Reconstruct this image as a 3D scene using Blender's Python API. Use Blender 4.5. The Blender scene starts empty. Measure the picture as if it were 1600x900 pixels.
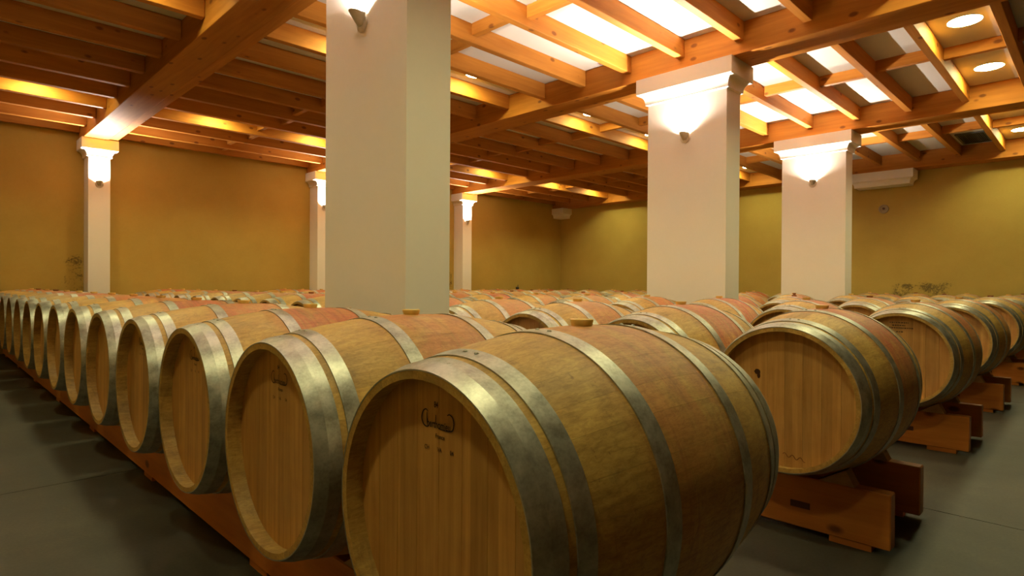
import bpy, math, random
from mathutils import Vector, Matrix
random.seed(7)
S = bpy.context.scene
C = S.collection

# ------------------------------------------------------------------ camera
H = 1.02                                   # eye height above the floor
YAW, PITCH, ROLL, FPX = 0.7858, -0.0045, 0.0060, 929.7
cy, sy, cp, sp = math.cos(YAW), math.sin(YAW), math.cos(PITCH), math.sin(PITCH)
fw = Vector((cy*cp, sy*cp, sp)); rt = Vector((sy, -cy, 0)); up = rt.cross(fw)
r2 = rt*math.cos(ROLL) + up*math.sin(ROLL); u2 = -rt*math.sin(ROLL) + up*math.cos(ROLL)
cam_d = bpy.data.cameras.new('camera'); cam = bpy.data.objects.new('camera', cam_d); C.objects.link(cam)
cam_d.sensor_width = 36.0; cam_d.lens = FPX/1600*36.0; cam_d.clip_start = 0.02
M = Matrix((r2, u2, -fw)).transposed().to_4x4(); M.translation = (0, 0, H)
cam.matrix_world = M
S.camera = cam

# ------------------------------------------------------------------ world, exposure, lamp strengths
w = bpy.data.worlds.new('world'); S.world = w; w.use_nodes = True
w.node_tree.nodes['Background'].inputs[0].default_value = (0.9, 0.75, 0.5, 1)
w.node_tree.nodes['Background'].inputs[1].default_value = 0.0
S.view_settings.view_transform = 'Standard'; S.view_settings.look = 'None'
S.view_settings.exposure = 0.42; S.view_settings.gamma = 1.0; S.view_settings.use_curve_mapping = False
DOWN_STRENGTH, DOWN_COL = 84.0, (1.0, 0.98, 0.50)
SCONCE_STRENGTH, GLOW_PANEL_STRENGTH, SCONCE_COL = 3000.0, 30000.0, (1.0, 0.88, 0.76)

# ------------------------------------------------------------------ node helpers
def mat(name):
    m = bpy.data.materials.new(name); m.use_nodes = True
    nt = m.node_tree; return m, nt, nt.nodes['Principled BSDF']
def N(nt, t, **kw):
    n = nt.nodes.new(t)
    for k, v in kw.items():
        if k.startswith('i_'):
            key = k[2:]; key = int(key) if key.isdigit() else key.replace('_', ' ')
            n.inputs[key].default_value = v
        else: setattr(n, k, v)
    return n
def L(nt, a, b): nt.links.new(a, b)
def math_(nt, op, a, b=None, c=None):
    n = N(nt, 'ShaderNodeMath', operation=op)
    for i, v in enumerate((a, b, c)):
        if v is None: continue
        if isinstance(v, (int, float)): n.inputs[i].default_value = v
        else: L(nt, v, n.inputs[i])
    return n.outputs[0]
def ramp(nt, fac, stops):
    n = N(nt, 'ShaderNodeValToRGB'); cr = n.color_ramp
    while len(cr.elements) < len(stops): cr.elements.new(0.5)
    for e, (p, c) in zip(cr.elements, stops):
        e.position = p; e.color = (*c, 1) if len(c) == 3 else c
    L(nt, fac, n.inputs[0]); return n.outputs[0]
def mix(nt, fac, a, b, blend='MIX'):
    n = N(nt, 'ShaderNodeMix', data_type='RGBA', blend_type=blend)
    for s, v in ((n.inputs[0], fac), (n.inputs[6], a), (n.inputs[7], b)):
        if isinstance(v, (int, float)): s.default_value = v
        elif isinstance(v, tuple): s.default_value = (*v, 1)
        else: L(nt, v, s)
    return n.outputs[2]
def mapped(nt, scale, coord='Object', rnd=0.0, src=None):
    if src is None: src = N(nt, 'ShaderNodeTexCoord').outputs[coord]
    mp = N(nt, 'ShaderNodeMapping'); mp.inputs['Scale'].default_value = scale
    L(nt, src, mp.inputs[0])
    if rnd:
        oi = N(nt, 'ShaderNodeObjectInfo'); cx = N(nt, 'ShaderNodeCombineXYZ')
        v = math_(nt, 'MULTIPLY', oi.outputs['Random'], rnd)
        for i in range(3): L(nt, v, cx.inputs[i])
        L(nt, cx.outputs[0], mp.inputs['Location'])
    return mp.outputs[0]
def noise(nt, vec, scale, detail=4, rough=0.55, dist=0.0):
    n = N(nt, 'ShaderNodeTexNoise'); n.inputs['Scale'].default_value = scale
    n.inputs['Detail'].default_value = detail; n.inputs['Roughness'].default_value = rough
    n.inputs['Distortion'].default_value = dist
    L(nt, vec, n.inputs['Vector']); return n.outputs[0]
def bump(nt, p, h, st=0.2, d=0.01):
    b = N(nt, 'ShaderNodeBump'); b.inputs['Strength'].default_value = st; b.inputs['Distance'].default_value = d
    L(nt, h, b.inputs['Height']); L(nt, b.outputs[0], p.inputs['Normal'])

# ------------------------------------------------------------------ materials
def pine(name, dark, light, knot, rough=0.66, cell=5.2):
    m, nt, p = mat(name)
    v = mapped(nt, (0.6, 9, 9), rnd=37.0)
    g = noise(nt, v, 2.2, 5, 0.6, 0.4)
    big = noise(nt, mapped(nt, (0.8, 1.5, 1.5), rnd=19.0), 1.6, 2)
    f = math_(nt, 'ADD', math_(nt, 'MULTIPLY', g, 0.7), math_(nt, 'MULTIPLY', big, 0.3))
    col = ramp(nt, f, [(0.34, dark), (0.64, light)])
    oi = N(nt, 'ShaderNodeObjectInfo')
    hs = N(nt, 'ShaderNodeHueSaturation'); L(nt, col, hs.inputs['Color'])
    L(nt, math_(nt, 'ADD', math_(nt, 'MULTIPLY', oi.outputs['Random'], 0.28), 0.86), hs.inputs['Value'])
    vo = N(nt, 'ShaderNodeTexVoronoi'); vo.inputs['Scale'].default_value = cell
    L(nt, mapped(nt, (0.75, 1.35, 1.35), rnd=53.0), vo.inputs['Vector'])
    sel = N(nt, 'ShaderNodeSeparateColor'); L(nt, vo.outputs['Color'], sel.inputs[0])
    on = math_(nt, 'GREATER_THAN', sel.outputs[0], 0.30)
    k = math_(nt, 'MULTIPLY', ramp(nt, vo.outputs['Distance'], [(0.10, (1, 1, 1)), (0.17, (0, 0, 0))]), on)
    L(nt, mix(nt, math_(nt, 'MULTIPLY', k, 0.8), hs.outputs[0], knot), p.inputs['Base Color'])
    p.inputs['Roughness'].default_value = rough; p.inputs['Specular IOR Level'].default_value = 0.25
    bump(nt, p, g, 0.12, 0.004)
    return m
PINE = pine('pine_timber', (0.42, 0.145, 0.014), (0.56, 0.220, 0.028), (0.16, 0.045, 0.008))
RAILWOOD = pine('stained_rail_wood', (0.40, 0.125, 0.017), (0.57, 0.205, 0.034), (0.07, 0.018, 0.004), 0.4)
CHOCKWOOD = pine('chock_wood', (0.36, 0.19, 0.07), (0.5, 0.3, 0.13), (0.12, 0.05, 0.015), 0.6)

def oak(name, stave):
    m, nt, p = mat(name)
    tc = N(nt, 'ShaderNodeTexCoord')
    sep = N(nt, 'ShaderNodeSeparateXYZ'); L(nt, tc.outputs['Object'], sep.inputs[0])
    geo = N(nt, 'ShaderNodeNewGeometry')
    oi = N(nt, 'ShaderNodeObjectInfo')
    pos = geo.outputs['Position']
    g = noise(nt, mapped(nt, (2.4, 34, 34), src=pos), 1.9, 6, 0.68, 0.5)
    blot = noise(nt, mapped(nt, (1, 1, 1), src=pos), 7.5, 5, 0.6, 0.6)
    if stave:
        rnd = oi.outputs['Random']
    else:
        ang = math_(nt, 'ARCTAN2', sep.outputs[1], sep.outputs[2])
        cell = math_(nt, 'FLOOR', math_(nt, 'MULTIPLY', ang, 30/(2*math.pi)))
        wn = N(nt, 'ShaderNodeTexWhiteNoise', noise_dimensions='2D'); cx = N(nt, 'ShaderNodeCombineXYZ')
        L(nt, cell, cx.inputs[0]); L(nt, math_(nt, 'MULTIPLY', oi.outputs['Random'], 91.0), cx.inputs[1])
        L(nt, cx.outputs[0], wn.inputs['Vector']); rnd = wn.outputs['Value']
    f = math_(nt, 'ADD', math_(nt, 'MULTIPLY', g, 0.55), math_(nt, 'MULTIPLY', blot, 0.45))
    col = ramp(nt, f, [(0.32, (0.34, 0.190, 0.042)), (0.50, (0.53, 0.318, 0.074)), (0.68, (0.63, 0.41, 0.110))])
    hs = N(nt, 'ShaderNodeHueSaturation'); L(nt, col, hs.inputs['Color'])
    L(nt, math_(nt, 'ADD', math_(nt, 'MULTIPLY', rnd, 0.26), 0.87), hs.inputs['Value'])
    # wine: a pink-red wash around the bung band, strongest near the top, streaked round the belly
    at = N(nt, 'ShaderNodeAttribute', attribute_type='OBJECT', attribute_name='stain')
    nz = N(nt, 'ShaderNodeSeparateXYZ'); L(nt, geo.outputs['Normal'], nz.inputs[0])
    band = math_(nt, 'SUBTRACT', 1.0, math_(nt, 'MULTIPLY', math_(nt, 'ABSOLUTE', sep.outputs[0]), 4.4))
    bandr = ramp(nt, band, [(0.0, (0, 0, 0)), (0.45, (1, 1, 1))])
    topm = ramp(nt, nz.outputs[2], [(0.0, (0.22, 0.22, 0.22)), (0.60, (1, 1, 1))])
    st = ramp(nt, noise(nt, mapped(nt, (5, 2.2, 2.2), src=pos), 2.6, 5, 0.62, 1.2), [(0.26, (0, 0, 0)), (0.54, (1, 1, 1))])
    fac = math_(nt, 'MULTIPLY', math_(nt, 'MULTIPLY', bandr, topm), math_(nt, 'MULTIPLY', st, at.outputs['Fac']))
    c2 = mix(nt, fac, hs.outputs[0], (0.50, 0.125, 0.05))
    # drips that ran round the belly from the bung
    dr = ramp(nt, noise(nt, mapped(nt, (34, 2.2, 1.6), src=pos), 1.3, 5, 0.65, 0.5), [(0.50, (0, 0, 0)), (0.66, (1, 1, 1))])
    c2 = mix(nt, math_(nt, 'MULTIPLY', math_(nt, 'MULTIPLY', dr, bandr), math_(nt, 'ADD', math_(nt, 'MULTIPLY', at.outputs['Fac'], 0.3), 0.25)), c2, (0.26, 0.085, 0.035))
    # grey-green scuffs and dark streaks
    sc = ramp(nt, noise(nt, mapped(nt, (9, 3.5, 3.5), src=pos), 2.3, 6, 0.7, 0.8), [(0.55, (0, 0, 0)), (0.75, (1, 1, 1))])
    c3 = mix(nt, math_(nt, 'MULTIPLY', sc, 0.5), c2, (0.19, 0.105, 0.04))
    fine = ramp(nt, noise(nt, mapped(nt, (14, 46, 46), src=pos), 2.4, 6, 0.75, 1.0), [(0.42, (1, 1, 1)), (0.62, (0.66, 0.60, 0.52))])
    c3 = mix(nt, 0.75, c3, fine, 'MULTIPLY')
    spk = ramp(nt, noise(nt, mapped(nt, (30, 12, 12), src=pos), 2.6, 3, 0.6, 1.5), [(0.66, (0, 0, 0)), (0.74, (1, 1, 1))])
    c3 = mix(nt, math_(nt, 'MULTIPLY', spk, 0.45), c3, (0.13, 0.05, 0.02))
    L(nt, c3, p.inputs['Base Color'])
    p.inputs['Roughness'].default_value = 0.55
    bump(nt, p, g, 0.14, 0.003)
    return m
STAVE = oak('oak_stave', True); BODY = oak('oak_body', False)

def headwood():
    m, nt, p = mat('oak_head')
    geo = N(nt, 'ShaderNodeNewGeometry'); oi = N(nt, 'ShaderNodeObjectInfo')
    pos = geo.outputs['Position']
    g = noise(nt, mapped(nt, (20, 30, 1.6), src=pos, rnd=0.0), 2.0, 5, 0.6, 0.3)
    sepp = N(nt, 'ShaderNodeSeparateXYZ'); L(nt, pos, sepp.inputs[0])
    cell = math_(nt, 'FLOOR', math_(nt, 'MULTIPLY', sepp.outputs[1], 13.7))
    wn = N(nt, 'ShaderNodeTexWhiteNoise', noise_dimensions='2D'); cx = N(nt, 'ShaderNodeCombineXYZ')
    L(nt, cell, cx.inputs[0]); L(nt, oi.outputs['Random'], cx.inputs[1]); L(nt, cx.outputs[0], wn.inputs['Vector'])
    blot = noise(nt, pos, 9, 4, 0.6, 0.5)
    f = math_(nt, 'ADD', math_(nt, 'MULTIPLY', g, 0.7), math_(nt, 'MULTIPLY', blot, 0.3))
    col = ramp(nt, f, [(0.33, (0.40, 0.19, 0.045)), (0.62, (0.58, 0.31, 0.085))])
    hs = N(nt, 'ShaderNodeHueSaturation'); L(nt, col, hs.inputs['Color'])
    L(nt, math_(nt, 'ADD', math_(nt, 'MULTIPLY', wn.outputs['Value'], 0.3), 0.85), hs.inputs['Value'])
    L(nt, hs.outputs[0], p.inputs['Base Color']); p.inputs['Roughness'].default_value = 0.5
    bump(nt, p, g, 0.1, 0.003)
    return m
HEAD = headwood()

def steel():
    m, nt, p = mat('galvanised_hoop')
    geo = N(nt, 'ShaderNodeNewGeometry'); pos = geo.outputs['Position']
    n1 = noise(nt, pos, 22, 5, 0.6); n2 = noise(nt, pos, 140, 3, 0.6)
    f = math_(nt, 'ADD', math_(nt, 'MULTIPLY', n1, 0.7), math_(nt, 'MULTIPLY', n2, 0.3))
    L(nt, ramp(nt, f, [(0.34, (0.25, 0.245, 0.20)), (0.62, (0.50, 0.485, 0.42))]), p.inputs['Base Color'])
    p.inputs['Metallic'].default_value = 0.75
    L(nt, math_(nt, 'ADD', math_(nt, 'MULTIPLY', n1, 0.3), 0.28), p.inputs['Roughness'])
    bump(nt, p, n1, 0.08, 0.002)
    return m
STEEL = steel()
def plain(name, col, rough=0.6, metal=0.0, sss=0.0):
    m, nt, p = mat(name); p.inputs['Base Color'].default_value = (*col, 1)
    p.inputs['Roughness'].default_value = rough; p.inputs['Metallic'].default_value = metal
    n = noise(nt, mapped(nt, (1, 1, 1)), 35, 3)
    L(nt, mix(nt, 1.0, col, ramp(nt, n, [(0.3, (0.85, 0.85, 0.85)), (0.7, (1, 1, 1))]), 'MULTIPLY'), p.inputs['Base Color'])
    if sss: p.inputs['Subsurface Weight'].default_value = sss; p.inputs['Subsurface Radius'].default_value = (0.02, 0.01, 0.004)
    return m
BUNG = plain('silicone_bung', (0.86, 0.56, 0.16), 0.4, 0, 0.3)
BUNG_D = plain('cork_bung', (0.30, 0.11, 0.035), 0.6)
RIVET = plain('rivet_metal', (0.36, 0.33, 0.26), 0.4, 0.8)
INK = plain('burnt_mark', (0.022, 0.010, 0.004), 0.7)
INK_F = plain('faint_mark', (0.085, 0.038, 0.012), 0.7)
WINE = plain('wine_mark', (0.20, 0.075, 0.02), 0.7)
BLACK = plain('black_plastic', (0.02, 0.016, 0.01), 0.5)
FIXTURE = plain('sconce_ceramic', (0.72, 0.66, 0.52), 0.45)
PLATE = plain('dark_plate', (0.085, 0.022, 0.006), 0.5)
GRILLE = plain('grey_grille', (0.10, 0.10, 0.085), 0.5)

def plaster(name, lo, hi, stain=None, sc=1.2):
    m, nt, p = mat(name)
    geo = N(nt, 'ShaderNodeNewGeometry'); pos = geo.outputs['Position']
    n1 = noise(nt, pos, sc, 4, 0.6); n2 = noise(nt, pos, 30, 3, 0.6)
    f = math_(nt, 'ADD', math_(nt, 'MULTIPLY', n1, 0.8), math_(nt, 'MULTIPLY', n2, 0.2))
    col = ramp(nt, f, [(0.3, lo), (0.7, hi)])
    sp_ = N(nt, 'ShaderNodeSeparateXYZ'); L(nt, pos, sp_.inputs[0])
    for (axis, c0, hw, z0, z1, thr) in (stain or []):      # mould blooms with a ragged shape of their own
        dx = math_(nt, 'DIVIDE', math_(nt, 'ABSOLUTE', math_(nt, 'SUBTRACT', sp_.outputs[axis], c0)), hw)
        dz = math_(nt, 'DIVIDE', math_(nt, 'SUBTRACT', sp_.outputs[2], z0), z1 - z0)
        k = math_(nt, 'SUBTRACT', 1.0, math_(nt, 'MAXIMUM', dx, dz))
        kk = math_(nt, 'MINIMUM', math_(nt, 'MULTIPLY', k, 2.0), 1.0)
        nn = math_(nt, 'ADD', math_(nt, 'MULTIPLY', noise(nt, pos, 5.0, 3, 0.6, 0.3), 0.5), math_(nt, 'MULTIPLY', noise(nt, pos, 34.0, 4, 0.7), 0.5))
        s_ = ramp(nt, math_(nt, 'ADD', nn, math_(nt, 'MULTIPLY', math_(nt, 'SUBTRACT', kk, 1.0), 0.35)), [(thr - 0.05, (0, 0, 0)), (thr + 0.05, (1, 1, 1))])
        col = mix(nt, math_(nt, 'MULTIPLY', s_, 0.75), col, (0.05, 0.035, 0.012))
    L(nt, col, p.inputs['Base Color']); p.inputs['Roughness'].default_value = 0.85
    bump(nt, p, n2, 0.06, 0.004)
    return m
WALL_L = plaster('ochre_plaster_left', (0.44, 0.30, 0.056), (0.52, 0.365, 0.076), [(0, 1.68, 0.22, 0.9, 1.75, 0.55), (0, 8.98, 0.16, 0.9, 1.65, 0.56)])
WALL_R = plaster('ochre_plaster_right', (0.44, 0.30, 0.056), (0.52, 0.365, 0.076), [(1, 2.45, 0.75, 0.85, 1.28, 0.52)])
WALL_O = plaster('ochre_plaster', (0.44, 0.30, 0.056), (0.52, 0.365, 0.076))
WHITE = plaster('cream_plaster', (0.82, 0.785, 0.71), (0.875, 0.84, 0.77), None, 0.7)
CEIL = plaster('ceiling_board', (0.66, 0.63, 0.56), (0.72, 0.69, 0.62), None, 0.5)

def concrete():
    m, nt, p = mat('concrete')
    geo = N(nt, 'ShaderNodeNewGeometry'); pos = geo.outputs['Position']
    n1 = noise(nt, pos, 0.9, 5, 0.6, 0.3); n2 = noise(nt, pos, 9, 5, 0.65); n3 = noise(nt, pos, 80, 2)
    f = math_(nt, 'ADD', math_(nt, 'ADD', math_(nt, 'MULTIPLY', n1, 0.55), math_(nt, 'MULTIPLY', n2, 0.3)), math_(nt, 'MULTIPLY', n3, 0.15))
    L(nt, ramp(nt, f, [(0.36, (0.032, 0.028, 0.019)), (0.52, (0.070, 0.063, 0.045)), (0.66, (0.118, 0.107, 0.079))]), p.inputs['Base Color'])
    L(nt, math_(nt, 'ADD', math_(nt, 'MULTIPLY', n2, 0.3), 0.45), p.inputs['Roughness'])
    bump(nt, p, n2, 0.1, 0.005)
    return m
CONC = concrete()
def emit(name, col, st):
    m, nt, p = mat(name)
    p.inputs['Base Color'].default_value = (0.8, 0.8, 0.8, 1)
    p.inputs['Emission Color'].default_value = (*col, 1); p.inputs['Emission Strength'].default_value = st
    return m
DOWN = emit('downlight_diffuser', DOWN_COL, DOWN_STRENGTH)
BULB = emit('sconce_bulb', SCONCE_COL, SCONCE_STRENGTH)
GLOW_PANEL = emit('sconce_added_glow', SCONCE_COL, GLOW_PANEL_STRENGTH)  # extra emitter added inside the bowl to throw more light up and outward

# ------------------------------------------------------------------ mesh helpers
def mesh(name, verts, faces, m, smooth=False):
    me = bpy.data.meshes.new(name); me.from_pydata([tuple(v) for v in verts], [], faces); me.update()
    me.materials.append(m)
    if smooth:
        for p in me.polygons: p.use_smooth = True
    return me
def obj(name, me, parent=None, loc=(0, 0, 0), rot=(0, 0, 0)):
    o = bpy.data.objects.new(name, me); C.objects.link(o); o.location = loc; o.rotation_euler = rot
    if parent is not None: o.parent = parent
    return o
def empty(name, loc, label, cat, group=None, rot=(0, 0, 0)):
    o = obj(name, None, None, loc, rot); o.empty_display_size = 0.1
    return tag(o, label, cat, group)
def tag(o, label, cat, group=None):
    o['label'] = label; o['category'] = cat
    if group: o['group'] = group
    return o
def struct(o, label=None):
    o['kind'] = 'structure'
    if label: o['label'] = label
    return o
def box_geo(x0, x1, y0, y1, z0, z1, bev=0.0):
    if not bev:
        v = [(x, y, z) for z in (z0, z1) for y in (y0, y1) for x in (x0, x1)]
        return v, [(0, 2, 3, 1), (4, 5, 7, 6), (0, 1, 5, 4), (2, 6, 7, 3), (0, 4, 6, 2), (1, 3, 7, 5)]
    b = bev; v = []; f = []                       # chamfer along the long X edges and at the ends
    for x, i in ((x0, b), (x0 + b, 0), (x1 - b, 0), (x1, b)):
        y0_, y1_, z0_, z1_ = y0 + i, y1 - i, z0 + i, z1 - i
        v += [(x, y0_ + b, z0_), (x, y1_ - b, z0_), (x, y1_, z0_ + b), (x, y1_, z1_ - b), (x, y1_ - b, z1_), (x, y0_ + b, z1_), (x, y0_, z1_ - b), (x, y0_, z0_ + b)]
    for k in range(3):
        for j in range(8):
            a, c = k*8 + j, k*8 + (j + 1) % 8
            f.append((a, a + 8, c + 8, c)[::-1])
    f.append(tuple(range(8))); f.append(tuple(range(24, 32))[::-1])
    return v, [t[::-1] for t in f]
def box(name, x0, x1, y0, y1, z0, z1, m, parent=None, loc=(0, 0, 0), rot=(0, 0, 0), bev=0.0):
    v, f = box_geo(x0, x1, y0, y1, z0, z1, bev); return obj(name, mesh(name, v, f, m), parent, loc, rot)
def lathe(prof, n, axis='x', closed=False):
    """prof: list of (axial, radius); revolve about the axis."""
    v = []; f = []
    for a, r in prof:
        for j in range(n):
            t = 2*math.pi*j/n
            v.append((a, r*math.sin(t), r*math.cos(t)) if axis == 'x' else (r*math.cos(t), r*math.sin(t), a))
    m = len(prof); rng = range(m if closed else m - 1)
    for i in rng:
        for j in range(n):
            a, b = i*n + j, i*n + (j + 1) % n; c, d = ((i + 1) % m)*n + (j + 1) % n, ((i + 1) % m)*n + j
            f.append((a, b, c, d) if axis == 'z' else (a, b, c, d))
    return v, f

# ------------------------------------------------------------------ measurements
A1, SA = 1.794, 3.661                       # column front face and bay
COLX = [A1 + k*SA for k in range(-1, 4)]    # bay lines: -1 .. 3 (the last is the wall)
CB, CW, CD = 3.010, 0.863, 0.291            # column centre, width, depth
WL, WR, WN, WB = 11.123, 13.07, -5.1, -1.87  # walls: left, right, near, back
ZB, ZJ, ZC = H + 2.164, H + 2.275, H + 2.455  # beam underside, joist underside, ceiling
PW, PD = 0.278, 0.326                       # pilasters

# ------------------------------------------------------------------ room
FLOOR = struct(box('floor', WB, WR, WN, WL, -0.12, -0.012, CONC), 'grey brown concrete floor with saw-cut joints')
# concrete bays divided by recessed joints
xs = [WB, 0.2, 3.3, 6.96, 10.6, WR]; ys = [WN, -2.2, 0.12, 3.75, 7.4, WL]
for i in range(len(xs) - 1):
    for j in range(len(ys) - 1):
        box('floor_slab', xs[i] + 0.003, xs[i+1] - 0.003, ys[j] + 0.003, ys[j+1] - 0.003, -0.012, 0.0, CONC, FLOOR)
struct(box('wall_left', WB, WR + 0.2, WL, WL + 0.2, -0.1, ZC + 0.1, WALL_L), 'ochre plaster wall carrying the white pilasters')
struct(box('wall_right', WR, WR + 0.2, WN, WL, -0.1, ZC + 0.1, WALL_R), 'ochre plaster wall with white corbels and mould blooms')
struct(box('wall_near', WB, WR + 0.2, WN - 0.2, WN, -0.1, ZC + 0.1, WALL_O))
struct(box('wall_back', WB - 0.2, WB, WN - 0.2, WL + 0.2, -0.1, ZC + 0.1, WALL_O))
CEILING = struct(box('ceiling', WB - 0.2, WR + 0.2, WN - 0.2, WL + 0.2, ZC, ZC + 0.15, CEIL), 'cream boarded ceiling behind pine joists')

# main beams: a wide member with a narrower one bolted alongside
ordn = ['first', 'second', 'third', 'fourth', 'fifth', 'sixth', 'seventh', 'eighth', 'ninth', 'tenth', 'eleventh', 'twelfth', 'thirteenth', 'fourteenth', 'fifteenth', 'sixteenth']
beam_lab = ['pine wall beam along the bare wall of the side aisle', 'broad pine main beam resting on the broad column behind the outermost barrel row',
            'broad pine main beam on the middle of the three free-standing columns', 'broad pine main beam on the free-standing column closest to the corbelled wall',
            'pine wall beam lying on the two white corbels']
Y0, Y1 = WN, WL
BEAM = []
for k, cx in enumerate(COLX):
    x0 = cx - 0.055; x1 = cx + 0.255; x2 = cx + 0.375
    if k == 4: x1 = WR - 0.002; x2 = None
    if k == 0: x0 = WB + 0.002; x1 = WB + 0.30; x2 = None
    e = empty('main_beam', ((x0 + x1)/2, (Y0 + Y1)/2, ZB), beam_lab[k], 'beam', None, (0, 0, math.pi/2))
    hl = (Y1 - Y0)/2 - 0.002; cxm = (x0 + x1)/2
    box('beam_timber', -hl, hl, -(x1 - cxm), x1 - cxm, 0, ZC - ZB - 0.001, PINE, e, bev=0.004)
    if x2: box('side_timber', -hl, hl, -(x2 - cxm), -(x1 + 0.010 - cxm), 0.012, ZC - ZB - 0.001, PINE, e, bev=0.004)
    BEAM.append((x0, x2 or x1))
# joists (children of the ceiling), blocking between them
JY = [-4.98, -4.36, -3.74, -3.12, -2.5, -1.88, -1.25, -0.62, 0.01, 0.615, 1.205, 1.795, 2.39, 2.99, 3.615, 4.23, 4.85, 5.475, 6.11, 6.74, 7.37, 8.0, 8.62, 9.22, 9.86, 10.48, 11.02]
JW = 0.075
for k in range(4):
    xa, xb = BEAM[k][1] + 0.002, BEAM[k+1][0] - 0.002
    Lj = (xb - xa)/2
    jm = None
    for i, y in enumerate(JY):
        if jm is None:
            v, f = box_geo(-Lj, Lj, 0, JW, 0, ZC - ZJ - 0.001, 0.004); jm = mesh('joist', v, f, PINE)
        obj('joist', jm, CEILING, ((xa + xb)/2, y, ZJ))
        if i + 1 < len(JY):
            gap = JY[i+1] - y - JW
            off = (0.0 if i % 2 else -0.10)
            box('blocking', -gap/2 + 0.001, gap/2 - 0.001, -0.0325, 0.0325, 0, 0.115, PINE, CEILING, ((xa + xb)/2 + 0.02 + off, y + JW + gap/2, ZC - 0.1155), (0, 0, math.pi/2), 0.003)

# ------------------------------------------------------------------ columns, pilasters, corbels
def capital_geo(x0, x1, y0, y1, e, ztop):
    """square capital: slab, hollow moulding, thin lip; e = overhang per side (x-,x+,y-,y+)"""
    prof = [(1.0, 0.0), (1.0, -0.155)]                      # slab
    n = 8
    for i in range(n + 1):
        t = i/n*math.pi/2
        prof.append((0.93 - 0.68*math.sin(t), -0.163 - 0.085*(1 - math.cos(t))))
    prof += [(0.25, -0.262), (0.0, -0.268)]
    v = []; f = []
    for k, z in prof:
        v += [(x0 - e[0]*k, y0 - e[2]*k, ztop + z), (x1 + e[1]*k, y0 - e[2]*k, ztop + z), (x1 + e[1]*k, y1 + e[3]*k, ztop + z), (x0 - e[0]*k, y1 + e[3]*k, ztop + z)]
    for i in range(len(prof) - 1):
        for j in range(4):
            a, b = i*4 + j, i*4 + (j + 1) % 4
            f.append((a, b, b + 4, a + 4)[::-1])
    f.append((0, 1, 2, 3)); q = (len(prof) - 1)*4; f.append((q, q+3, q+2, q+1))
    return v, f
CH = 0.268
col_lab = ['broad white column standing behind the outermost barrel row', 'white column with moulded capital, middle of the three free-standing columns', 'white column with moulded capital, free-standing, closest to the corbelled wall']
for k in range(3):
    x = COLX[k + 1]
    e = empty('column', (x + CD/2, CB, 0), col_lab[k], 'column', 'free-standing columns')
    box('shaft', -CD/2, CD/2, -CW/2, CW/2, 0, ZB - CH, WHITE, e)
    v, f = capital_geo(-CD/2, CD/2, -CW/2, CW/2, (0.095, 0.095, 0.088, 0.088), ZB); obj('capital', mesh('capital', v, f, WHITE), e)
pil_lab = ['white pilaster beneath the beam nearest the side aisle, mould beside its foot', 'white pilaster on the ochre wall, second along from the side aisle', 'slim white pilaster closest to the corner of the two ochre walls']
for k in range(3):
    x = 1.807 + k*SA
    e = empty('pilaster', (x + PW/2, WL, 0), pil_lab[k], 'pilaster', 'wall pilasters')
    box('shaft', -PW/2, PW/2, -PD, -0.001, 0, ZB - CH, WHITE, e)
    v, f = capital_geo(-PW/2, PW/2, -PD, -0.001, (0.095, 0.095, 0.088, 0.0), ZB); obj('capital', mesh('capital', v, f, WHITE), e)
for k in range(3):
    x = 1.807 + k*SA
    e = empty('pilaster', (x + PW/2, WN, 0), ['white pilaster on the opposite wall, nearest the side aisle', 'white pilaster on the opposite wall, second from the side aisle', 'white pilaster on the opposite wall, closest to the corbelled wall'][k], 'pilaster', 'wall pilasters')
    box('shaft', -PW/2, PW/2, 0.001, PD, 0, ZB - CH, WHITE, e)
    v, f = capital_geo(-PW/2, PW/2, 0.001, PD, (0.095, 0.095, 0.0, 0.088), ZB); obj('capital', mesh('capital', v, f, WHITE), e)
v, f = capital_geo(COLX[4], WR - 0.001, CB - CW/2, CB + CW/2, (0.095, 0.0, 0.088, 0.088), ZB)
tag(obj('corbel', mesh('corbel', v, f, WHITE)), 'long white moulded corbel on the ochre wall above a round fitting', 'corbel')
v, f = capital_geo(COLX[4], WR - 0.001, WL - PD, WL - 0.001, (0.095, 0.0, 0.088, 0.0), ZB)
tag(obj('corbel', mesh('corbel', v, f, WHITE)), 'small white moulded corbel in the corner of the two walls', 'corbel')

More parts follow.
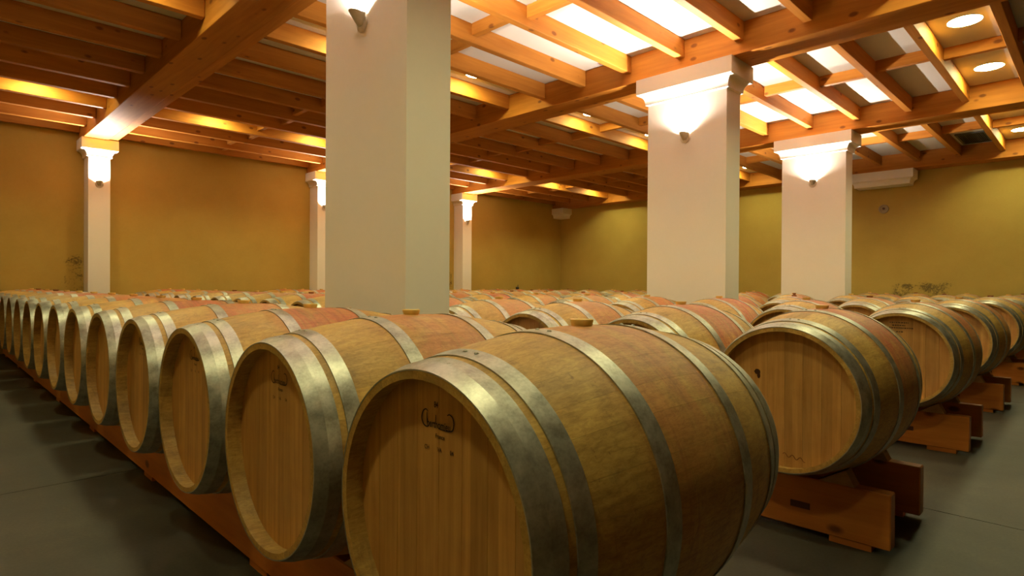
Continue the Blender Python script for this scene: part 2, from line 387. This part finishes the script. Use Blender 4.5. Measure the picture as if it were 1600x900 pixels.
# ------------------------------------------------------------------ sconces
def sconce_meshes():
    n = 16; v = []; f = []; T = 9
    rings = []
    for s in (0, 1):                                         # outer and inner skin
        for i in range(T):
            t = i/(T - 1); wv = 0.018 + 0.030*t**0.8 - 0.003*s; pr = 0.018 + 0.058*t**0.85 - 0.003*s; z = -0.032 + 0.062*t + (0.004 if s and i == 0 else 0)
            ring = []
            for j in range(n + 1):
                a = math.pi*j/n; ring.append(len(v)); v.append((-pr*math.sin(a), wv*math.cos(a), z + 0.010*math.sin(a)*t))
            rings.append(ring)
    for s in (0, 1):
        for i in range(T - 1):
            r, q = rings[s*T + i], rings[s*T + i + 1]
            for j in range(n):
                t = (r[j], r[j+1], q[j+1], q[j]); f.append(t if s else t[::-1])
    a, b = rings[T - 1], rings[2*T - 1]
    for j in range(n): f.append((a[j], a[j+1], b[j+1], b[j]))
    f.append(tuple(rings[0])); f.append(tuple(rings[T])[::-1])
    bowl = mesh('bowl', v, f, FIXTURE, True)
    pv, pf = lathe([(0, 0.052), (-0.009, 0.052), (-0.012, 0.048), (-0.012, 0.001)], 28, 'x')
    plate = mesh('wall_plate', pv, pf, FIXTURE)
    bv, bf = lathe([(-0.016, 0.003), (-0.012, 0.0075), (0.0, 0.0095), (0.009, 0.0075), (0.013, 0.001)], 14, 'z')
    bulb = mesh('bulb', bv, bf, BULB, True)
    v, f = box_geo(-0.004, 0.004, -0.02, 0.02, -0.015, 0.015)
    glow_box = mesh('added_glow_panel', v, f, FIXTURE); glow_box.materials.append(GLOW_PANEL)
    for p in glow_box.polygons:
        if p.normal.x < -0.9: p.material_index = 1          # added glow panel: only its front face emits, to light ceiling and room
    return bowl, plate, bulb, glow_box
BOWL, WPLATE, BULBM, GLOW_PANEL_M = sconce_meshes()
def sconce(loc, rz, label):
    e = empty('wall_sconce', loc, label, 'wall lamp', 'half-bowl sconces', (0, 0, rz))
    obj('wall_plate', WPLATE, e, (0, 0, -0.012)); obj('bowl', BOWL, e, (-0.012, 0, 0)); obj('bulb', BULBM, e, (-0.040, 0, 0.006)); obj('added_glow_panel', GLOW_PANEL_M, e, (-0.025, 0, 0.012), (0, math.radians(15), 0))
SZ = H + 1.50
for k, l in enumerate(['lit half-bowl sconce on the broad column behind the outermost barrels', 'lit half-bowl sconce on the middle free-standing column', 'lit half-bowl sconce on the free-standing column closest to the corbelled wall']):
    sconce((COLX[k + 1] - 0.0005, CB, SZ), 0, l)
for k, l in enumerate(['lit half-bowl sconce on the pilaster nearest the side aisle', 'lit half-bowl sconce on the second pilaster from the side aisle', 'lit half-bowl sconce on the slim pilaster closest to the wall corner']):
    sconce((1.807 + k*SA + PW/2, WL - PD - 0.0005, SZ), math.pi/2, l)
for k, l in enumerate(['lit half-bowl sconce on the aisle-averted face of the broad column', 'lit half-bowl sconce on the hidden face of the middle column', 'lit half-bowl sconce facing the corbelled wall on the closest column']):
    sconce((COLX[k + 1] + CD + 0.0005, CB, SZ), math.pi, l)
# empty round fitting on the right wall
e = empty('round_wall_fitting', (WR, 3.035, H + 1.50), 'small round pale electrical box on the ochre wall under the long corbel', 'wall fitting')
v, f = lathe([(0, 0.085), (-0.02, 0.085), (-0.024, 0.080), (-0.024, 0.060), (-0.014, 0.056), (-0.014, 0.001)], 32); obj('cover_ring', mesh('cover_ring', v, f, plain('wall_fitting_paint', (0.42, 0.33, 0.18), 0.6)), e)
v, f = lathe([(-0.0142, 0.022), (-0.026, 0.020), (-0.026, 0.001)], 16); obj('cable_gland', mesh('cable_gland', v, f, PLATE), e, (0, 0, 0.008))

# ------------------------------------------------------------------ recessed downlights
dv, df = lathe([(0.0, 0.132), (-0.004, 0.130), (-0.004, 0.0005)], 32, 'z'); DISC = mesh('diffuser', dv, df, DOWN)
rv, rf = lathe([(0.0, 0.139), (-0.0045, 0.138), (-0.005, 0.135), (-0.0045, 0.1325), (0.0, 0.132)], 32, 'z'); RING = mesh('trim_ring', rv, rf, FIXTURE, True)
rows_y = [(8.95, 'closest to the pilastered wall'), (5.2, 'in the middle of the cellar'), (0.945, 'above the rail ends')]
for y, yl in rows_y:
    for q, x in enumerate([-0.55, 1.0, 3.05, 4.60, 6.80, 8.40, 10.5, 12.05]):
        # every lamp lies on the grid the photograph shows (the rim shadows on the nearest heads place the x = -0.55 line);
        # those above the frame are named _offscreen
        if y > 8 and q == 0: continue
        d = Vector((x, y, ZC - H)); px = 800 + FPX*d.dot(r2)/d.dot(fw); py = 450 - FPX*d.dot(u2)/d.dot(fw)
        sfx = '' if (-20 < px < 1620 and -12 < py) else '_offscreen'
        e = empty('recessed_downlight' + sfx, (x, y, ZC), f'round downlight, {ordn[7-q]} from the corbelled wall, joist gap {yl}', 'ceiling light', 'recessed downlights')
        obj('trim_ring', RING, e); obj('diffuser' + sfx, DISC, e)
# ventilation grille in the last bay
e = empty('ceiling_vent', (12.15, 1.55, ZC), 'dark grey slatted vent grille set in the ceiling between joists', 'vent')
for nm, a in (('frame', (-0.42, 0.42, -0.20, -0.17)), ('frame', (-0.42, 0.42, 0.17, 0.20)), ('frame', (-0.42, -0.38, -0.17, 0.17)), ('frame', (0.38, 0.42, -0.17, 0.17))):
    box(nm, *a, -0.02, 0, GRILLE, e)
for i in range(14): box('slat', -0.38, 0.38, -0.009, 0.009, -0.0015, 0.0015, GRILLE, e, (0, -0.157 + i*0.0242, -0.010), (0.6, 0, 0))
box('backing', -0.38, 0.38, -0.17, 0.17, -0.0015, 0, BLACK, e)

# ------------------------------------------------------------------ barrels
HALF, RB, RE = 0.475, 0.348, 0.2835
ZAX = 0.577
def R(x): return RB - (RB - RE)*(abs(x)/HALF)**2.0
def stave_mesh(deg):
    a = math.radians(deg)/2 - 0.0004; ns = 10
    v = []; nrm = []; f = []
    st = [-HALF + 2*HALF*i/ns for i in range(ns + 1)]
    def add(x, r, t, n): v.append((x, r*math.sin(t), r*math.cos(t))); nrm.append(n); return len(v) - 1
    cols = [-a, 0.0, a]
    out = []
    for x in st:
        sl = 2*(RB - RE)*x/HALF**2; ln = math.sqrt(1 + sl*sl)
        out.append([add(x, R(x), t, (sl/ln, math.sin(t)/ln, math.cos(t)/ln)) for t in cols])
    for i in range(ns):
        for j in range(2): f.append((out[i][j], out[i][j+1], out[i+1][j+1], out[i+1][j])[::-1])
    for sgn, t in ((-1, -a), (1, a)):
        n = (0, sgn*math.cos(t), -sgn*math.sin(t)); pr = None
        for x in st:
            q = (add(x, R(x), t, n), add(x, R(x) - (0.016 if abs(x) > HALF - 0.001 else 0.0235), t, n))
            if pr: fc = (pr[0], q[0], q[1], pr[1]); f.append(fc if sgn < 0 else fc[::-1])
            pr = q
    for sgn in (-1, 1):                                       # chime: end grain and inner slope
        xe = sgn*HALF; ids = []
        n = (sgn, 0, 0)
        o_ = [add(xe, RE, t, n) for t in cols]; i_ = [add(xe, RE - 0.016, t, n) for t in cols]
        for j in range(2):
            fc = (o_[j], o_[j+1], i_[j+1], i_[j]); f.append(fc if sgn > 0 else fc[::-1])
        xi = sgn*(HALF - 0.055)
        p_ = [add(xe, RE - 0.016, t, (sgn*0.3, -math.sin(t)*0.95, -math.cos(t)*0.95)) for t in cols]
        q_ = [add(xi, R(xi) - 0.024, t, (sgn*0.3, -math.sin(t)*0.95, -math.cos(t)*0.95)) for t in cols]
        for j in range(2):
            fc = (p_[j], p_[j+1], q_[j+1], q_[j]); f.append(fc if sgn > 0 else fc[::-1])
    V3 = [Vector(q) for q in v]
    for i, q in enumerate(f):
        gn = (V3[q[1]] - V3[q[0]]).cross(V3[q[2]] - V3[q[0]])
        if gn.dot(sum((Vector(nrm[j]) for j in q), Vector())) < 0: f[i] = q[::-1]
    me = mesh('stave', v, f, STAVE, True); me.normals_split_custom_set_from_vertices(nrm); return me
widths = [14, 11, 12.5, 10, 13, 11.5, 12, 13.5, 10.5, 12, 14, 11, 12, 10, 13, 12.5, 11, 13, 12, 10.5, 13.5, 11.5, 12, 14, 10, 12.5, 11, 13, 11.5, 12]
kf = 360/sum(widths); widths = [x*kf for x in widths]
SM = {}
for wd in widths:
    if wd not in SM: SM[wd] = stave_mesh(wd)
def body_mesh():
    n = 60; ns = 10
    prof = [(-HALF + 0.055, R(HALF - 0.055) - 0.024), (-HALF, RE - 0.016), (-HALF, RE)]
    prof += [(-HALF + 2*HALF*i/ns, R(-HALF + 2*HALF*i/ns)) for i in range(1, ns)]
    prof += [(HALF, RE), (HALF, RE - 0.016), (HALF - 0.055, R(HALF - 0.055) - 0.024)]
    v, f = lathe(prof, n, 'x'); me = mesh('body', v, f, BODY, True)
    ang = [k for k in (1, 2, len(prof) - 3, len(prof) - 2)]
    me.set_sharp_from_angle(angle=math.radians(35))
    return me
BODYM = body_mesh()
HR = R(HALF - 0.043) - 0.0205                                   # head disc radius
HX = HALF - 0.043
def head_board_meshes(nb):
    out = []; wd = 2*HR/nb; g = 0.0004
    for i in range(nb):
        y0, y1 = -HR + i*wd + g, -HR + (i + 1)*wd - g
        ys_ = [y0 + (y1 - y0)*k/4 for k in range(5)]
        ch = lambda y: math.sqrt(max(HR*HR - y*y, 0.0004))
        loop = [(y, ch(y)) for y in ys_] + [(y, -ch(y)) for y in reversed(ys_)]
        v = [(0, y, z) for y, z in loop] + [(0.02, y, z) for y, z in loop]; m = len(loop)
        f = [tuple(range(m)), tuple(range(2*m - 1, m - 1, -1))] + [(j, m + j, m + (j + 1) % m, (j + 1) % m) for j in range(m)]
        out.append(mesh('head_board', v, [t[::-1] for t in f], HEAD))
    return out
HB = head_board_meshes(8)
hv, hf = lathe([(0.0, 0.0004), (0.0, HR), (0.02, HR)], 48, 'x'); HEADM = mesh('head', hv, hf, HEAD)
def hoop_mesh(xc, wd, ridge=0.0, n=96):
    th = 0.0028; pts = []
    xs_ = [xc - wd/2, xc, xc + wd/2] if ridge else [xc - wd/2, xc - wd/4, xc, xc + wd/4, xc + wd/2]
    outer = [(x, R(x) + th + (ridge if abs(x - xc) < 0.001 else 0)) for x in xs_]
    prof = [(xs_[0], R(xs_[0]) - 0.0003)] + outer + [(xs_[-1], R(xs_[-1]) - 0.0003)]
    v, f = lathe(prof, n, 'x'); me = mesh('hoop', v, f, STEEL, True); me.set_sharp_from_angle(angle=math.radians(7 if n > 90 else 40)); return me
HOOPS = [(s*x, wd, rg) for s in (-1, 1) for x, wd, rg in ((0.4425, 0.066, 0.0034), (0.372, 0.040, 0.0), (0.158, 0.044, 0.0))]
HM = [hoop_mesh(*h) for h in HOOPS]; HM_LOW = [hoop_mesh(*h, n=40) for h in HOOPS]
gv, gf = lathe([(0.0, 0.0055), (0.0022, 0.0045), (0.0034, 0.002), (0.0036, 0.0002)], 8, 'z'); RIVM = mesh('rivet', gv, gf, RIVET, True)
bv, bf = lathe([(-0.02, 0.020), (0.002, 0.025), (0.014, 0.0285), (0.0165, 0.0275), (0.0165, 0.0005)], 20, 'z')
BUNGM = mesh('bung', bv, bf, BUNG, True); BUNGM.set_sharp_from_angle(angle=math.radians(40)); BUNGD = BUNGM.copy(); BUNGD.materials[0] = BUNG_D
bv, bf = lathe([(-0.02, 0.020), (0.002, 0.024), (0.010, 0.025), (0.012, 0.013), (0.034, 0.015), (0.036, 0.012), (0.036, 0.0005)], 16, 'z')
BUNGT = mesh('bung', bv, bf, BUNG_D, True); BUNGT.set_sharp_from_angle(angle=math.radians(40))

# brand marks on the heads: built flat, X to the viewer's right, then turned to face the aisle
def text_mesh(lines, m, name):
    vs = []; fs = []
    for s, size, x, y, sx, shear in lines:
        cu = bpy.data.curves.new('t', 'FONT'); cu.body = s; cu.size = size; cu.align_x = 'CENTER'; cu.align_y = 'CENTER'; cu.shear = shear; cu.offset = size*0.012
        ob = bpy.data.objects.new('t', cu); C.objects.link(ob)
        dg = bpy.context.evaluated_depsgraph_get(); me = bpy.data.meshes.new_from_object(ob.evaluated_get(dg))
        o = len(vs); vs += [(p.co.x*sx + x, p.co.y + y, 0) for p in me.vertices]; fs += [tuple(o + i for i in q.vertices) for q in me.polygons]
        bpy.data.objects.remove(ob); bpy.data.curves.remove(cu); bpy.data.meshes.remove(me)
    return vs, fs
def stroke(vs, fs, pts, wd):
    o = len(vs)
    for i, (x, y) in enumerate(pts):
        a = pts[max(i - 1, 0)]; b = pts[min(i + 1, len(pts) - 1)]; dx, dy = b[0] - a[0], b[1] - a[1]; l = math.hypot(dx, dy) or 1
        ww = wd*(0.55 + 0.45*math.sin(math.pi*(i + 0.5)/len(pts)))/2
        vs += [(x - dy/l*ww, y + dx/l*ww, 0), (x + dy/l*ww, y - dx/l*ww, 0)]
    for i in range(len(pts) - 1): fs.append((o + 2*i, o + 2*i + 1, o + 2*i + 3, o + 2*i + 2))
def arc(pts, n=8):                                              # Catmull-Rom through the points
    out = []
    P = [pts[0]] + pts + [pts[-1]]
    for i in range(1, len(P) - 2):
        for k in range(n):
            t = k/n; p0, p1, p2, p3 = P[i-1], P[i], P[i+1], P[i+2]
            out.append(tuple(0.5*(2*p1[c] + (p2[c] - p0[c])*t + (2*p0[c] - 5*p1[c] + 4*p2[c] - p3[c])*t*t + (3*p1[c] - p0[c] - 3*p2[c] + p3[c])*t**3) for c in (0, 1)))
    return out + [pts[-1]]
vs, fs = text_mesh([('84', 0.0165, -0.008, 0.214, 0.75, 0), ('berthomieu', 0.0205, 0.0, 0.1765, 0.74, 0.0), ('France', 0.0125, 0.004, 0.155, 0.85, 0.15)], INK, 'm')
stroke(vs, fs, arc([(-0.033, 0.1985), (-0.040, 0.202), (-0.049, 0.196), (-0.053, 0.183), (-0.047, 0.172), (-0.036, 0.1685), (-0.030, 0.1715)]), 0.0030)
stroke(vs, fs, arc([(0.026, 0.199), (0.033, 0.2015), (0.042, 0.197), (0.0455, 0.186), (0.043, 0.175), (0.036, 0.171), (0.020, 0.1695), (0.0, 0.1700)]), 0.0030)
stroke(vs, fs, [(-0.0365, 0.196), (-0.0362, 0.186), (-0.0355, 0.174)], 0.0024); stroke(vs, fs, [(-0.0085, 0.195), (-0.0085, 0.187), (-0.0085, 0.178)], 0.0022)
MARK = mesh('brand_mark', vs, fs, INK)
MARKF = [mesh('batch_mark', *text_mesh([q], INK_F, 'm'), INK_F) for q in (('CH', 0.0125, -0.036, 0.129, 0.85, 0), ('VA', 0.0125, 0.003, 0.130, 0.85, 0), ('04', 0.0125, 0.040, 0.131, 0.85, 0))]
vs = []; fs = []                                                # worn stamp, too faint to read: bars and blots only
for x0, x1, y in ((-0.055, 0.045, 0.2235), (-0.04, 0.03, 0.206), (-0.075, 0.075, 0.190), (-0.018, 0.018, 0.166)):
    x = x0
    while x < x1:
        l = random.uniform(0.006, 0.014); stroke(vs, fs, [(x, y + random.uniform(-.001, .001)), (x + l/2, y), (min(x + l, x1), y + random.uniform(-.001, .001))], random.uniform(0.006, 0.010)); x += l + 0.003
MARKW = mesh('worn_stamp', vs, fs, INK_F)
vs = []; fs = []; n = 14
for cx_, cy_, rr, ry in ((-0.109, 0.095, 0.012, 0.011), (-0.103, 0.080, 0.0065, 0.012)):
    o = len(vs); vs += [(cx_ + rr*math.cos(2*math.pi*i/n)*(1 + 0.12*math.sin(3*i)), cy_ + ry*math.sin(2*math.pi*i/n), 0.0002*(rr < .01)) for i in range(n)]; fs.append(tuple(range(o, o + n)))
MARKD = mesh('resin_spot', vs, fs, plain('resin', (0.045, 0.012, 0.003), 0.4))
vs = []; fs = []
stroke(vs, fs, [(-0.005 + 0.0045*i, -0.222 + 0.007*math.sin(i*0.95) - 0.0006*i) for i in range(20)], 0.004); stroke(vs, fs, [(-0.06 + 0.006*i, -0.229 + 0.001*math.sin(i)) for i in range(8)], 0.005)
MARKS = mesh('scuff_mark', vs, fs, WINE)
MROT = Matrix(((0, 0, -1), (-1, 0, 0), (0, 1, 0))).to_4x4()      # X->-Y, Y->+Z, Z->-X

ROWX = [0.6575, 2.40, 4.3185, 6.04, 7.9795, 9.72, 11.62]        # front rim of each row
ROWY = [0.895, 0.905, 0.92, 0.925, 0.92, 0.92, 0.92]
NB = 15; PITCHB = 0.70
rowname = ['outermost row by the side aisle', 'second row from the side aisle', 'third row from the side aisle', 'middle row of seven',
           'third row from the corbelled wall', 'second row from the corbelled wall', 'row against the corbelled wall']
def barrel(row, k):
    x = ROWX[row] + HALF; y = ROWY[row] + k*PITCHB
    dy = random.uniform(-0.001, 0.001); rx = random.uniform(-0.03, 0.03)
    if row == 0 and k < 8: dy = 0
    depth = (x + y)*0.707
    near = depth < 4.6
    look = 'stamped oak barrel' if (row == 0 and k < 4) else 'oak barrel'
    e = empty('wine_barrel', (x, y + dy, ZAX - RB), f'{look}, {ordn[k]} from the rail ends, {rowname[row]}', 'barrel', 'oak barrels lying in rows')
    e['stain'] = 0.0
    stain = {(0, 0): 0.42, (0, 1): 0.5, (1, 0): 0.95, (1, 1): 0.85, (0, 2): 0.8, (2, 0): 0.8}.get((row, k), random.choice([0.5, 0.7, 0.9, 1.0]))
    zc = RB
    if near:
        t0 = math.radians(-7 + random.uniform(-2, 2)); t = t0; q = random.randrange(30)
        for i in range(30):
            wd = widths[(i + q) % 30]
            s = obj('stave', SM[wd], e, (0, 0, zc), (-(t + math.radians(wd/2)), 0, 0)); s['stain'] = stain
            t += math.radians(wd)
        for b in HB: obj('head_board', b, e, (-HX, 0, zc))
        hm = HM
    else:
        b = obj('body', BODYM, e, (0, 0, zc)); b['stain'] = stain
        obj('head', HEADM, e, (-HX, 0, zc)); hm = HM_LOW
    obj('back_head', HEADM, e, (HX - 0.02, 0, zc))
    for h, (hx, wd, rg) in zip(hm, HOOPS):
        ho = obj('hoop', h, e, (0, 0, zc))
        if near:
            off = random.uniform(-0.06, 0.04)
            for da in (-0.052, 0.052):
                a = off + da; rr = R(hx + wd*0.12) + 0.0028
                obj('rivet', RIVM, ho, (hx + wd*0.12, rr*math.sin(a), rr*math.cos(a)), (-a, 0, 0))
    bm = BUNGM
    if random.random() < 0.22 and not near: bm = BUNGD
    if (row, k) == (3, 2): bm = BUNGT
    if (row, k) != (5, 13): obj('bung', bm, e, (0, 0, zc + RB - 0.002))
    def stamp(nm, me, lab, dx=0.0012):
        o = obj(nm, me, e); o.matrix_local = Matrix.Translation((-HX - dx, 0, zc)) @ MROT
        if lab: o['label'] = lab
    if row == 0 and k < 4:
        stamp('brand_mark', MARK, 'black branded cooper\'s script on the head'); 
        for q in MARKF: stamp('batch_mark', q, 'faint branded letters')
    if (row, k) == (2, 0): stamp('worn_stamp', MARKW, 'faint worn stamp')
    if (row, k) == (1, 0): stamp('resin_spot', MARKD, 'dark resin spot'); stamp('scuff_mark', MARKS, 'brown scrawl near the rim')
for row in range(7):
    for k in range(NB): barrel(row, k)

# small black valve standing in a far bung hole
e = empty('bung_valve', (ROWX[5] + HALF, ROWY[5] + 13*PITCHB, ZAX + RB), 'small black valve standing in a bung hole near the wall corner', 'valve')
v, f = lathe([(-0.004, 0.03), (0.03, 0.042), (0.05, 0.040), (0.06, 0.018), (0.062, 0.0005)], 14, 'z'); obj('cap', mesh('cap', v, f, BLACK, True), e)
v, f = lathe([(0.06, 0.008), (0.11, 0.007), (0.112, 0.0005)], 10, 'z'); obj('stem', mesh('stem', v, f, BLACK, True), e, (0.008, -0.008, 0))

# ------------------------------------------------------------------ rails with chocks and feet
RZ0, RZ1 = 0.024, 0.236
RL0, RL1 = -0.335, (NB - 1)*PITCHB + 0.30
rr_ = R(0.25)
u1 = 0.168; zt = ZAX - math.sqrt(rr_**2 - u1**2) - 0.0005
CT = 0.033
pl = [(0.080, RZ1), (0.212, RZ1), (u1 + 0.012, zt + 0.004), (u1 - 0.006, zt - 0.006)]
def chock_mesh(sg):
    v = [(-CT, sg*u, z - RZ1) for u, z in pl] + [(CT, sg*u, z - RZ1) for u, z in pl]
    f = [(0, 1, 2, 3), (7, 6, 5, 4), (0, 4, 5, 1), (1, 5, 6, 2), (2, 6, 7, 3), (3, 7, 4, 0)]
    return mesh('chock', v, f if sg < 0 else [t[::-1] for t in f], CHOCKWOOD)
CM = {s: chock_mesh(s) for s in (-1, 1)}
rl = RL1 - RL0
v, f = box_geo(-rl/2, rl/2, -CT, CT, RZ0, RZ1, 0.004); RAILM = mesh('rail_timber', v, f, RAILWOOD)
v, f = box_geo(-0.075, 0.075, -0.028, 0.028, 0, RZ0, 0); FOOTM = mesh('foot_block', v, f, RAILWOOD)
v, f = box_geo(-0.0385, 0.0385, -0.0015, 0.0005, -0.0135, 0.0135, 0); PLM = mesh('brand_plate', v, f, PLATE)
for row in range(7):
    for sd, sn in ((-1, 'front'), (1, 'back')):
        x = ROWX[row] + HALF + sd*0.25
        e = empty('barrel_rail', (x, ROWY[row] + RL0 + rl/2, 0), f'red-brown {sn} rail with chocks under the barrels, {rowname[row]}', 'rail', 'barrel rails', (0, 0, math.pi/2))
        obj('rail_timber', RAILM, e)
        yy = ROWY[row] + RL0 + rl/2
        for k in range(NB):
            for s in (-1, 1):
                o = obj('chock', CM[s], e); o.location = (ROWY[row] + k*PITCHB - yy, 0, RZ1); o.rotation_euler = (0, 0, -math.pi/2)
        q = 0.14
        while q < rl:
            obj('foot_block', FOOTM, e, (-rl/2 + q, 0, 0)); q += 1.42
        if sd < 0: obj('brand_plate', PLM, e, (-rl/2 + 0.325, CT, 0.118), (0, 0, math.pi))
